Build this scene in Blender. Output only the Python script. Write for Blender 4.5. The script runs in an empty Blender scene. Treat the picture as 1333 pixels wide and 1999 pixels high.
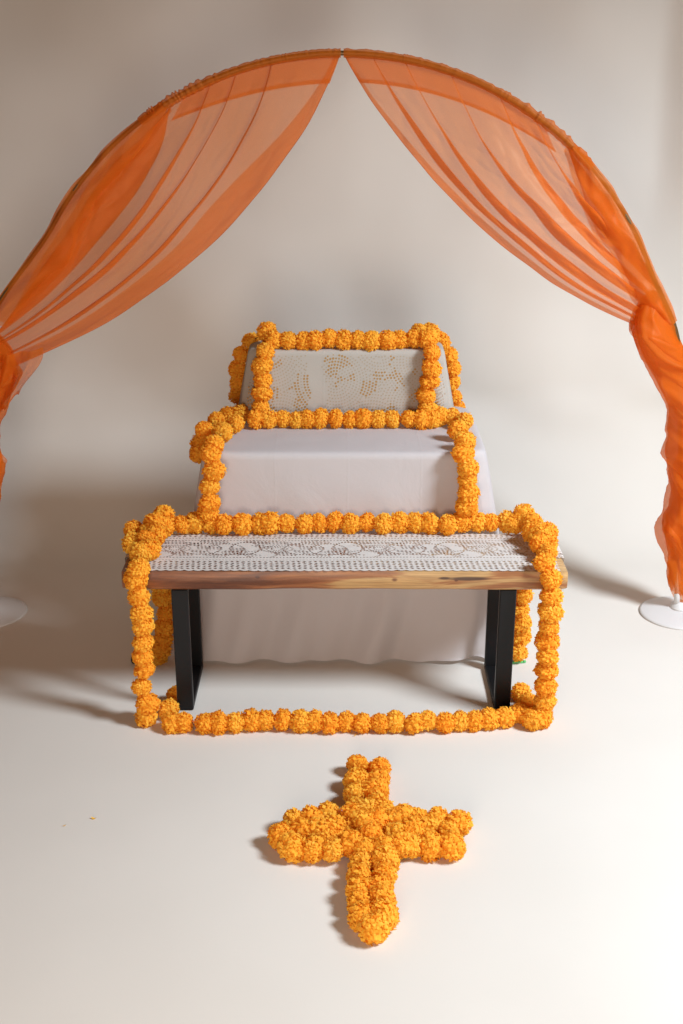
import bpy, math, random
import numpy as np
from mathutils import Vector, Matrix, Euler, noise as mnoise

random.seed(7)
rng = np.random.default_rng(7)
S = bpy.context.scene
C = S.collection
R = math.radians

# ------------------------------------------------------------------ camera
CAM_H, TILT, FPX = 1.85, R(20.7), 2306.0
cam = bpy.data.objects.new('camera', bpy.data.cameras.new('camera'))
C.objects.link(cam)
cam.location = (0, 0, CAM_H)
cam.rotation_euler = (R(90) - TILT, 0, 0)
cam.data.sensor_fit = 'VERTICAL'
cam.data.sensor_height = 36.0
cam.data.lens = FPX / 1999.0 * 36.0
cam.data.clip_start, cam.data.clip_end = 0.05, 100
S.camera = cam

# ------------------------------------------------------------------ light
w = bpy.data.worlds.new('World'); S.world = w; w.use_nodes = True
bg = w.node_tree.nodes['Background']
bg.inputs[0].default_value = (1.0, 0.53, 0.25, 1)      # dim warm room light
bg.inputs[1].default_value = 0.115
kl = bpy.data.lights.new('key_lamp', 'SPOT')
kl.energy = 1110; kl.color = (0.885, 1.0, 1.13)
kl.shadow_soft_size = 0.52
kl.spot_size = R(109); kl.spot_blend = 1.0
key = bpy.data.objects.new('key_lamp', kl); C.objects.link(key)
key.location = (3.05, 1.7, 3.3)
key.rotation_euler = (Vector((1.5, 2.85, 0.0)) - Vector(key.location)).to_track_quat('-Z', 'Y').to_euler()

fl = bpy.data.lights.new('fill_lamp', 'AREA')            # weak warm room lamp on the photographer's side
fl.shape = 'DISK'; fl.size = 1.3; fl.energy = 52; fl.color = (1.0, 0.86, 0.75)
fill = bpy.data.objects.new('fill_lamp', fl); C.objects.link(fill)
fill.location = (-0.4, -0.4, 0.95)
fill.rotation_euler = (Vector((0.0, 3.8, 0.6)) - Vector(fill.location)).to_track_quat('-Z', 'Y').to_euler()

S.view_settings.view_transform = 'Standard'
S.view_settings.look = 'None'
S.view_settings.exposure = 0.09
S.view_settings.gamma = 1.0
S.view_settings.use_curve_mapping = False
S.render.engine = 'CYCLES'
S.cycles.use_denoising = True
S.cycles.max_bounces = 14
S.cycles.diffuse_bounces = 6
S.cycles.transmission_bounces = 8
S.cycles.transparent_max_bounces = 48
S.cycles.sample_clamp_indirect = 6.0

# ------------------------------------------------------------------ helpers
def ray(x, y):
    a, b = (x - 666.5) / FPX, -(y - 999.5) / FPX
    return Vector((a, math.cos(TILT) + b * math.sin(TILT), -math.sin(TILT) + b * math.cos(TILT)))
def PY(x, y, Y):
    d = ray(x, y); return d * (Y / d.y) + Vector((0, 0, CAM_H))
def PZ(x, y, z):
    d = ray(x, y); return d * ((z - CAM_H) / d.z) + Vector((0, 0, CAM_H))

def tag(o, label=None, cat=None, group=None, kind=None):
    if label: o['label'] = label
    if cat: o['category'] = cat
    if group: o['group'] = group
    if kind: o['kind'] = kind
    return o
def empty(name, loc, label, cat, group=None):
    o = bpy.data.objects.new(name, None); C.objects.link(o); o.location = loc
    o.empty_display_size = 0.05
    return tag(o, label, cat, group)
def mesh_obj(name, verts, faces, mat=None, parent=None, smooth=True, loc=None):
    me = bpy.data.meshes.new(name)
    me.from_pydata([tuple(v) for v in verts], [], [tuple(f) for f in faces])
    if smooth:
        me.polygons.foreach_set('use_smooth', [True] * len(me.polygons))
    me.update()
    if mat: me.materials.append(mat)
    o = bpy.data.objects.new(name, me); C.objects.link(o)
    if parent:
        o.parent = parent
        o.matrix_parent_inverse = Matrix.Translation(parent.location).inverted()
    return o
def grid_faces(nu, nv, closed_u=False):
    """vertex index = i*nv + j, i over u"""
    i = np.arange(nu if closed_u else nu - 1); j = np.arange(nv - 1)
    I, J = np.meshgrid(i, j, indexing='ij')
    I2 = (I + 1) % nu
    return np.stack([I * nv + J, I2 * nv + J, I2 * nv + J + 1, I * nv + J + 1], -1).reshape(-1, 4)
def np_obj(name, P, F, mat=None, parent=None, smooth=True):
    P = np.ascontiguousarray(P, dtype=np.float32).reshape(-1, 3)
    F = np.ascontiguousarray(F, dtype=np.int32)
    me = bpy.data.meshes.new(name)
    me.vertices.add(len(P)); me.vertices.foreach_set('co', P.ravel())
    n, k = F.shape
    me.loops.add(n * k); me.loops.foreach_set('vertex_index', F.ravel())
    me.polygons.add(n)
    me.polygons.foreach_set('loop_start', np.arange(n, dtype=np.int32) * k)
    me.polygons.foreach_set('loop_total', np.full(n, k, dtype=np.int32))
    me.polygons.foreach_set('use_smooth', np.full(n, smooth))
    me.update(calc_edges=True); me.validate()
    if mat: me.materials.append(mat)
    o = bpy.data.objects.new(name, me); C.objects.link(o)
    if parent:
        o.parent = parent
        o.matrix_parent_inverse = Matrix.Translation(parent.location).inverted()
    return o
def sweep(path, radius, seg=12, cap=True):
    """tube along list of Vectors; radius float or list"""
    path = [Vector(p) for p in path]; n = len(path)
    V, F = [], []
    ref = Vector((0, 1, 0))
    for i, p in enumerate(path):
        t = (path[min(i + 1, n - 1)] - path[max(i - 1, 0)]).normalized()
        r_ = ref if abs(t.dot(ref)) < .9 else Vector((1, 0, 0))
        a = t.cross(r_).normalized(); b = t.cross(a).normalized()
        rr = radius[i] if hasattr(radius, '__len__') else radius
        for k in range(seg):
            th = 2 * math.pi * k / seg
            V.append(p + a * rr * math.cos(th) + b * rr * math.sin(th))
    for i in range(n - 1):
        for k in range(seg):
            k2 = (k + 1) % seg
            F.append((i * seg + k, i * seg + k2, (i + 1) * seg + k2, (i + 1) * seg + k))
    if cap:
        F.append(tuple(range(seg))[::-1]); F.append(tuple((n - 1) * seg + k for k in range(seg)))
    return V, F
def lathe(profile, cx, cy, seg=48):
    V, F = [], []
    for (r, z) in profile:
        for k in range(seg):
            th = 2 * math.pi * k / seg
            V.append((cx + r * math.cos(th), cy + r * math.sin(th), z))
    for i in range(len(profile) - 1):
        for k in range(seg):
            k2 = (k + 1) % seg
            F.append((i * seg + k, i * seg + k2, (i + 1) * seg + k2, (i + 1) * seg + k))
    F.append(tuple((len(profile) - 1) * seg + k for k in range(seg)))
    return V, F
def sm(x, a, b):
    t = np.clip((np.asarray(x, float) - a) / (b - a), 0, 1); return t * t * (3 - 2 * t)

# value noise for numpy arrays
_tab = rng.random((64, 64))
def vnoise(x, y):
    x = np.asarray(x, float); y = np.asarray(y, float)
    xi, yi = np.floor(x).astype(int), np.floor(y).astype(int)
    fx, fy = x - xi, y - yi
    fx, fy = fx * fx * (3 - 2 * fx), fy * fy * (3 - 2 * fy)
    g = lambda a, b: _tab[a % 64, b % 64]
    return ((g(xi, yi) * (1 - fx) + g(xi + 1, yi) * fx) * (1 - fy) + (g(xi, yi + 1) * (1 - fx) + g(xi + 1, yi + 1) * fx) * fy) * 2 - 1
def fbm(x, y, o=3):
    s = 0; a = 1
    for k in range(o):
        s = s + a * vnoise(x * 2 ** k + 17 * k, y * 2 ** k + 5 * k); a *= .5
    return s

# ------------------------------------------------------------------ materials
def new_mat(name):
    m = bpy.data.materials.new(name); m.use_nodes = True
    nt = m.node_tree; b = nt.nodes['Principled BSDF']
    return m, nt, b
def N(nt, kind, **kw):
    n = nt.nodes.new(kind)
    for k, v in kw.items():
        if k in n.inputs: n.inputs[k].default_value = v
        else: setattr(n, k, v)
    return n
def ramp(nt, stops):
    r = nt.nodes.new('ShaderNodeValToRGB')
    e = r.color_ramp.elements
    while len(e) < len(stops): e.new(.5)
    for k, (p, c) in enumerate(stops):
        e[k].position = p; e[k].color = (*c, 1)
    return r
def simple(name, col, rough=.5, metal=0.0, bump=None):
    m, nt, b = new_mat(name)
    b.inputs['Base Color'].default_value = (*col, 1)
    b.inputs['Roughness'].default_value = rough; b.inputs['Metallic'].default_value = metal
    if bump:
        tc = N(nt, 'ShaderNodeTexCoord'); n = N(nt, 'ShaderNodeTexNoise', Scale=bump[0], Detail=4.0)
        bp = N(nt, 'ShaderNodeBump', Strength=bump[1], Distance=bump[2])
        nt.links.new(tc.outputs['Object'], n.inputs['Vector']); nt.links.new(n.outputs[0], bp.inputs['Height'])
        nt.links.new(bp.outputs[0], b.inputs['Normal'])
    return m

def paper_mat():
    m, nt, b = new_mat('backdrop_paper')
    tc = N(nt, 'ShaderNodeTexCoord')
    n1 = N(nt, 'ShaderNodeTexNoise', Scale=1.6, Detail=3.0)
    n2 = N(nt, 'ShaderNodeTexNoise', Scale=240.0, Detail=2.0)
    r = ramp(nt, [(0.3, (.645, .60, .53)), (.7, (.675, .63, .56))])
    bp = N(nt, 'ShaderNodeBump', Strength=.12, Distance=.001)
    L = nt.links.new
    L(tc.outputs['Object'], n1.inputs['Vector']); L(tc.outputs['Object'], n2.inputs['Vector'])
    L(n1.outputs[0], r.inputs[0]); L(r.outputs[0], b.inputs['Base Color'])
    L(n2.outputs[0], bp.inputs['Height']); L(bp.outputs[0], b.inputs['Normal'])
    b.inputs['Roughness'].default_value = .82
    b.inputs['Specular IOR Level'].default_value = .25
    return m
def cloth_mat(name, col, transl=.18, weave=900.0, creases=None):
    m, nt, b = new_mat(name)
    L = nt.links.new
    b.inputs['Base Color'].default_value = (*col, 1); b.inputs['Roughness'].default_value = .85
    b.inputs['Specular IOR Level'].default_value = .15
    tc = N(nt, 'ShaderNodeTexCoord'); n = N(nt, 'ShaderNodeTexNoise', Scale=weave, Detail=1.0)
    mp = N(nt, 'ShaderNodeMapping'); mp.inputs['Scale'].default_value = (1, 1, .35)
    bp = N(nt, 'ShaderNodeBump', Strength=.15, Distance=.0006)
    L(tc.outputs['Object'], mp.inputs[0]); L(mp.outputs[0], n.inputs['Vector'])
    L(n.outputs[0], bp.inputs['Height']); last = bp
    if creases:                                   # soft crumple and pressed fold lines
        n2 = N(nt, 'ShaderNodeTexNoise', Scale=7.0, Detail=4.0, Roughness=.6, Distortion=1.2)
        b2 = N(nt, 'ShaderNodeBump', Strength=.30, Distance=.006)
        L(tc.outputs['Object'], n2.inputs['Vector']); L(n2.outputs[0], b2.inputs['Height']); L(last.outputs[0], b2.inputs['Normal']); last = b2
        sx = N(nt, 'ShaderNodeSeparateXYZ'); L(tc.outputs['Object'], sx.inputs[0])
        for axis, pos in creases:
            a = N(nt, 'ShaderNodeMath', operation='MULTIPLY_ADD'); a.inputs[1].default_value = .012; a.inputs[2].default_value = -pos - .006
            L(n2.outputs[0], a.inputs[0])
            a2 = N(nt, 'ShaderNodeMath', operation='ADD'); L(sx.outputs[axis], a2.inputs[0]); L(a.outputs[0], a2.inputs[1])
            ab = N(nt, 'ShaderNodeMath', operation='ABSOLUTE'); L(a2.outputs[0], ab.inputs[0])
            mr = N(nt, 'ShaderNodeMapRange', interpolation_type='SMOOTHSTEP'); mr.inputs[1].default_value = 0; mr.inputs[2].default_value = .006
            mr.inputs[3].default_value = 1; mr.inputs[4].default_value = 0
            L(ab.outputs[0], mr.inputs[0])
            b3 = N(nt, 'ShaderNodeBump', Strength=.10, Distance=.0016)
            L(mr.outputs[0], b3.inputs['Height']); L(last.outputs[0], b3.inputs['Normal']); last = b3
    L(last.outputs[0], b.inputs['Normal'])
    tr = N(nt, 'ShaderNodeBsdfTranslucent'); tr.inputs[0].default_value = (*col, 1)
    L(last.outputs[0], tr.inputs['Normal'])
    mx = N(nt, 'ShaderNodeMixShader'); mx.inputs[0].default_value = transl
    L(b.outputs[0], mx.inputs[1]); L(tr.outputs[0], mx.inputs[2])
    L(mx.outputs[0], nt.nodes['Material Output'].inputs[0])
    return m
def voile_mat(name, col, tcol, alpha):
    m, nt, b = new_mat(name); L = nt.links.new
    nt.nodes.remove(b)
    d = N(nt, 'ShaderNodeBsdfDiffuse'); d.inputs[0].default_value = (*col, 1)
    tl = N(nt, 'ShaderNodeBsdfTranslucent'); tl.inputs[0].default_value = (*tcol, 1)
    g = N(nt, 'ShaderNodeBsdfGlossy'); g.inputs[0].default_value = (1, .75, .5, 1); g.inputs['Roughness'].default_value = .42
    m1 = N(nt, 'ShaderNodeMixShader'); m1.inputs[0].default_value = .45
    m1b = N(nt, 'ShaderNodeMixShader'); m1b.inputs[0].default_value = .012
    t = N(nt, 'ShaderNodeBsdfTransparent'); t.inputs[0].default_value = (1, .89, .80, 1)
    m2 = N(nt, 'ShaderNodeMixShader')
    tc = N(nt, 'ShaderNodeTexCoord')
    n = N(nt, 'ShaderNodeTexNoise', Scale=420.0, Detail=2.0)
    mr = N(nt, 'ShaderNodeMapRange'); mr.inputs[1].default_value = .3; mr.inputs[2].default_value = .7
    mr.inputs[3].default_value = alpha - .03; mr.inputs[4].default_value = alpha + .03
    L(tc.outputs['Object'], n.inputs['Vector']); L(n.outputs[0], mr.inputs[0]); L(mr.outputs[0], m2.inputs[0])
    L(d.outputs[0], m1.inputs[1]); L(tl.outputs[0], m1.inputs[2])
    L(m1.outputs[0], m1b.inputs[1]); L(g.outputs[0], m1b.inputs[2])
    L(t.outputs[0], m2.inputs[1]); L(m1b.outputs[0], m2.inputs[2])
    L(m2.outputs[0], nt.nodes['Material Output'].inputs[0])
    return m
def petal_mat():
    m, nt, b = new_mat('marigold_petals'); L = nt.links.new
    at = N(nt, 'ShaderNodeAttribute'); at.attribute_name = 'tint'
    oi = N(nt, 'ShaderNodeObjectInfo')
    ad = N(nt, 'ShaderNodeMath', operation='MULTIPLY_ADD'); ad.inputs[1].default_value = .34; ad.inputs[2].default_value = -.17
    su = N(nt, 'ShaderNodeMath', operation='ADD')
    L(oi.outputs['Random'], ad.inputs[0]); L(ad.outputs[0], su.inputs[0]); L(at.outputs['Fac'], su.inputs[1])
    r = ramp(nt, [(0.0, (.985, .42, .028)), (.35, (.995, .53, .046)), (.7, (.995, .61, .066)), (1.0, (.995, .71, .12))])
    L(su.outputs[0], r.inputs[0]); L(r.outputs[0], b.inputs['Base Color'])
    b.inputs['Roughness'].default_value = .75; b.inputs['Specular IOR Level'].default_value = .2
    tl = N(nt, 'ShaderNodeBsdfTranslucent'); L(r.outputs[0], tl.inputs[0])
    mx = N(nt, 'ShaderNodeMixShader'); mx.inputs[0].default_value = .48
    L(b.outputs[0], mx.inputs[1]); L(tl.outputs[0], mx.inputs[2]); L(mx.outputs[0], nt.nodes['Material Output'].inputs[0])
    return m
def wood_mat():
    m, nt, b = new_mat('live_edge_wood'); L = nt.links.new
    tc = N(nt, 'ShaderNodeTexCoord')
    mp = N(nt, 'ShaderNodeMapping'); mp.inputs['Scale'].default_value = (1.3, 7, 9)
    n1 = N(nt, 'ShaderNodeTexNoise', Scale=1.7, Detail=5.0, Roughness=.55, Distortion=.9)
    L(tc.outputs['Object'], mp.inputs[0]); L(mp.outputs[0], n1.inputs['Vector'])
    mp2 = N(nt, 'ShaderNodeMapping'); mp2.inputs['Scale'].default_value = (3.5, 60, 85)
    n2 = N(nt, 'ShaderNodeTexNoise', Scale=2.2, Detail=4.0, Distortion=.5)
    L(tc.outputs['Object'], mp2.inputs[0]); L(mp2.outputs[0], n2.inputs['Vector'])
    sx = N(nt, 'ShaderNodeSeparateXYZ'); L(tc.outputs['Object'], sx.inputs[0])
    # sapwood share grows towards the right end of the plank
    xr = N(nt, 'ShaderNodeMapRange'); xr.inputs[1].default_value = -.5; xr.inputs[2].default_value = .55
    xr.inputs[3].default_value = -.13; xr.inputs[4].default_value = .11
    L(sx.outputs[0], xr.inputs[0])
    a = N(nt, 'ShaderNodeMath', operation='ADD'); L(n1.outputs[0], a.inputs[0]); L(xr.outputs[0], a.inputs[1])
    col = ramp(nt, [(.25, (.11, .032, .011)), (.40, (.25, .085, .029)), (.49, (.33, .135, .048)), (.54, (.48, .285, .115)), (.72, (.56, .37, .165)), (.85, (.40, .22, .09))])
    L(a.outputs[0], col.inputs[0])
    gr = ramp(nt, [(.3, (.62, .58, .55)), (.65, (1.06, 1.04, 1.0))])
    L(n2.outputs[0], gr.inputs[0])
    mul = N(nt, 'ShaderNodeMixRGB', blend_type='MULTIPLY'); mul.inputs[0].default_value = .85
    L(col.outputs[0], mul.inputs[1]); L(gr.outputs[0], mul.inputs[2])
    # dark mineral streak and knots in the timber
    def blot(cx, cz, rx, rz, edge, prev, dark):
        p = N(nt, 'ShaderNodeVectorMath', operation='SUBTRACT'); p.inputs[1].default_value = (cx, 0, cz)
        L(tc.outputs['Object'], p.inputs[0])
        s = N(nt, 'ShaderNodeVectorMath', operation='MULTIPLY'); s.inputs[1].default_value = (1 / rx, 0, 1 / rz)
        L(p.outputs[0], s.inputs[0])
        ln = N(nt, 'ShaderNodeVectorMath', operation='LENGTH'); L(s.outputs[0], ln.inputs[0])
        wob = N(nt, 'ShaderNodeMath', operation='MULTIPLY_ADD'); wob.inputs[1].default_value = 1.3; wob.inputs[2].default_value = -.65
        L(n1.outputs[0], wob.inputs[0])
        ad = N(nt, 'ShaderNodeMath', operation='ADD'); L(ln.outputs['Value'], ad.inputs[0]); L(wob.outputs[0], ad.inputs[1])
        mr = N(nt, 'ShaderNodeMapRange', interpolation_type='SMOOTHSTEP'); mr.inputs[1].default_value = 1 - edge; mr.inputs[2].default_value = 1 + edge
        mr.inputs[3].default_value = .9; mr.inputs[4].default_value = 0
        L(ad.outputs[0], mr.inputs[0])
        mx = N(nt, 'ShaderNodeMixRGB'); L(mr.outputs[0], mx.inputs[0]); L(prev.outputs[0], mx.inputs[1]); mx.inputs[2].default_value = (*dark, 1)
        return mx
    c = blot(.37, .449, .055, .0055, .45, mul, (.045, .02, .014))
    c = blot(.30, .4505, .016, .004, .5, c, (.05, .022, .014))
    c = blot(.335, .4445, .005, .0035, .4, c, (.10, .035, .018))
    c = blot(-.245, .455, .006, .004, .5, c, (.07, .022, .012))
    c = blot(.155, .445, .008, .005, .6, c, (.14, .05, .022))
    L(c.outputs[0], b.inputs['Base Color'])
    b.inputs['Roughness'].default_value = .42
    bp = N(nt, 'ShaderNodeBump', Strength=.18, Distance=.001); L(n2.outputs[0], bp.inputs['Height']); L(bp.outputs[0], b.inputs['Normal'])
    return m

M_paper = paper_mat()
M_table = cloth_mat('white_tablecloth', (.66, .615, .60), .30, 900, [(0, .02), (0, -.21), (0, .25), (2, .50), (2, .29)])
M_print = cloth_mat('ivory_printed_cloth', (.47, .435, .38), .14, 900, [(0, -.06)])
M_voile = voile_mat('orange_voile', (.79, .20, .015), (.87, .235, .014), .54)
M_petal = petal_mat()
M_wood = wood_mat()
M_black = simple('black_powder_coat', (.006, .006, .0065), .42, 0, (600, .12, .0004))
M_black.node_tree.nodes['Principled BSDF'].inputs['Specular IOR Level'].default_value = .28
M_rod = simple('bronze_rod', (.16, .085, .03), .38, .55)
M_white = simple('white_enamel', (.60, .58, .55), .45)
M_lace = cloth_mat('cotton_lace', (.70, .66, .605), .15, 1500)
M_bold = simple('bronze_print', (.36, .205, .06), .5, .15)
M_faint = simple('pale_gold_print', (.40, .325, .23), .6, .05)
M_string = simple('green_string', (.03, .035, .012), .8)
M_green = simple('green_plastic', (.10, .52, .16), .4)
M_rubber = simple('black_rubber', (.01, .01, .01), .5)
M_thread = simple('grey_thread', (.52, .49, .46), .8)

# ------------------------------------------------------------------ backdrop
WALL_Y, RAD = 4.9, 0.6
prof = [(-1.2 + k * .08, 0.0) for k in range(int((WALL_Y - RAD + 1.2) / .08))]
for k in range(25):
    a = R(90) * k / 24
    prof.append((WALL_Y - RAD + RAD * math.sin(a), RAD - RAD * math.cos(a)))
for k in range(1, 32): prof.append((WALL_Y, RAD + k * .08))
prof = np.array(prof); X = np.linspace(-2.6, 2.6, 220)
U, V = np.meshgrid(X, np.arange(len(prof)), indexing='ij')
PYY, PZZ = prof[V.astype(int), 0], prof[V.astype(int), 1]
arc = V * .08
wallness = sm(PZZ, .05, .6)
d = (.040 * fbm(U * 1.5 + 3, arc * 1.7, 2) + .006 * fbm(U * 3.4 + 9, arc * 3.6 + 2, 2)) * wallness + .0045 * fbm(U * 1.7, arc * 1.7, 2) * (1 - wallness) * sm(np.abs(U) + np.abs(PYY - 3.3) * .6, .6, 1.6)
curl = (sm(U, 1.235, 1.45) * .10 + sm(U, 1.4, 2.2) * .25) * sm(PZZ, 1.1, 1.6)
Y = PYY - d * wallness - curl
Zc = np.maximum(PZZ + np.where(wallness < .5, np.abs(d) * (1 - wallness), 0), 0)
bd = np_obj('backdrop', np.stack([U, Y, Zc], -1), grid_faces(len(X), len(prof))[:, ::-1], M_paper)
tag(bd, 'seamless off-white paper sweep forming floor and wall', None, None, 'structure')

# ------------------------------------------------------------------ arch
ARC_C, ARC_R, ARC_Y = (0.002, 0.791), 1.095, 3.88
def arc_pt(th, dr=0.0, dy=0.0):          # th from vertical, + to the right; the flexible tube opens out low down
    sp_ = -.115 * float(sm(-th, R(58), R(80))) + .042 * float(sm(th, R(66), R(80)))
    return Vector((ARC_C[0] + (ARC_R + dr) * math.sin(th) + sp_, ARC_Y + dy, ARC_C[1] + (ARC_R + dr) * math.cos(th)))
arch = empty('curtain_arch', (0, 3.85, 0), 'tall arched curtain stand of bronze tube on round white bases', 'arch')
V_, F_ = sweep([arc_pt(R(-80 + 160 * k / 120)) for k in range(121)], .0075, 12)
mesh_obj('rod', V_, F_, M_rod, arch)
for sx in (-1, 1):
    top = arc_pt(R(80 * sx)); bx = (1.203 if sx > 0 else -1.262)
    bot = Vector((bx, 3.85, .035))
    t0 = Vector((.15 * sx, 0, -.985)) * .3
    P1, P2 = top + t0, bot + Vector((-.01 * sx, 0, .33))
    pth = []
    for k in range(25):
        t = k / 24; pth.append(top * (1 - t) ** 3 + P1 * 3 * t * (1 - t) ** 2 + P2 * 3 * t * t * (1 - t) + bot * t ** 3)
    V_, F_ = sweep(pth, .0105, 14); mesh_obj('post', V_, F_, M_white, arch)
    V_, F_ = sweep([Vector((bx + .036 * sx, 3.862, .02)), Vector((bx + .034 * sx, 3.862, .42))], .0105, 14)
    mesh_obj('post', V_, F_, M_white, arch)
    prof2 = [(.0, .0), (.134, .0), (.1375, .003), (.137, .0065), (.13, .0095), (.09, .017), (.05, .023), (.036, .026), (.0, .0265)]
    V_, F_ = lathe(prof2, bx + .012 * sx, 3.855, 64)
    bo = mesh_obj('base', V_, F_, M_white, arch)
    V_, F_ = lathe([(.0, .024), (.035, .0245), (.031, .032), (.024, .043), (.018, .05), (.0, .0505)], bx + .012 * sx, 3.855, 40)
    co = mesh_obj('collar', V_, F_, M_white); co.parent = bo

# ------------------------------------------------------------------ drapes
def bez(P, t):
    t = np.asarray(t)[:, None]
    return P[0] * (1 - t) ** 3 + P[1] * 3 * t * (1 - t) ** 2 + P[2] * 3 * t * t * (1 - t) + P[3] * t ** 3
def px2(p):
    v = PY(p[0], p[1], ARC_Y); return np.array([v.x, v.z])

class Drape:
    def __init__(s, side, th_end, lead, mid, outer, folds, lead_fold, seed):
        s.side, s.th_end = side, th_end
        s.ctl = np.array([[px2(p) for p in c] for c in (lead, mid, outer)])   # 3,4,2
        s.folds, s.lead_fold, s.seed = folds, lead_fold, seed
    def fibre(s, u, t):
        """u,t arrays same shape -> X,Z"""
        l0, l1, l2 = (u - .5) * (u - 1) / .5, u * (u - 1) / -.25, u * (u - .5) / .5
        C_ = [l0[..., None] * s.ctl[0, k] + l1[..., None] * s.ctl[1, k] + l2[..., None] * s.ctl[2, k] for k in range(4)]
        th = np.radians(2.0 * s.side) * 0 + s.side * (.006 + (abs(s.th_end) - .006) * np.clip(u, 0, 1))
        C_[0] = np.stack([ARC_C[0] + (ARC_R - .006) * np.sin(th), ARC_C[1] + (ARC_R - .006) * np.cos(th)], -1)
        T = t[..., None]
        return C_[0] * (1 - T) ** 3 + C_[1] * 3 * T * (1 - T) ** 2 + C_[2] * 3 * T * T * (1 - T) + C_[3] * T ** 3
    def umap(s, t, nseg=26):
        """fabric coordinate -> (u, yoff) per row t; Z-folds grow along the fibre"""
        lu = s.lead_fold(t)
        kn = [(lu, .016 + 0 * t), (0 * t, .006 + 0 * t)]
        for (c, dm, s0, s1, drift) in s.folds:
            dd = dm * sm(t, s0, s1) + .004
            cc = c + drift * t
            kn.append((cc + dd / 2, .002 + 0 * t)); kn.append((cc - dd / 2, .013 + 0 * t))
        kn.append((1.0 + 0 * t, .003 + 0 * t))
        U_, Y_ = [], []
        for a, b in zip(kn[:-1], kn[1:]):
            for k in range(nseg):
                f = k / nseg
                U_.append(a[0] * (1 - f) + b[0] * f); Y_.append(a[1] * (1 - f) + b[1] * f)
        U_.append(kn[-1][0]); Y_.append(kn[-1][1])
        return np.array(U_), np.array(Y_)
    def surface(s, t, yo=0.0):
        u, yf = s.umap(t)
        T = np.broadcast_to(t, u.shape)
        XZ = s.fibre(u, T)
        m = np.linspace(0, 1, u.shape[0])[:, None] + 0 * T
        env = np.sin(np.pi * np.clip(T, 0, 1)) ** .6
        wr = .006 * np.sin(2 * np.pi * (u * 3.1 + .25 * T + s.seed)) * env + .0008 * np.sin(2 * np.pi * (u * 11.1 - .5 * T) + 2 * s.seed) * (1 - T) ** .5 * sm(T, 0, .05)
        wr = wr + .012 * fbm(u * 6 + s.seed * 7, T * 2.5, 2) * env + .0022 * fbm(u * 26, T * 12 + s.seed, 2) * env
        wr = wr + .004 * env * (1 - np.abs(vnoise(u * 9 + T * 4 + s.seed, T * 6 + u * 3))) ** 7 + .003 * env * (1 - np.abs(vnoise(u * 7 - T * 5, T * 9 + s.seed))) ** 9
        wr = wr - .035 * np.sin(np.pi * np.clip(u, 0, 1)) * env
        # ripple in the plane too so that edges are not perfect curves
        n1 = fbm(u * 5 + 3, T * 6 + s.seed, 2) * .006 * env
        n2 = fbm(u * 5 + 9, T * 6 + 2 * s.seed, 2) * .006 * env
        Yv = ARC_Y + .002 + yf * 1.3 * (0.25 + .75 * sm(T, 0, .15)) + wr * sm(T, 0, .08) + yo
        return np.stack([XZ[..., 0] + n1, Yv, XZ[..., 1] + n2], -1)

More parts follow.
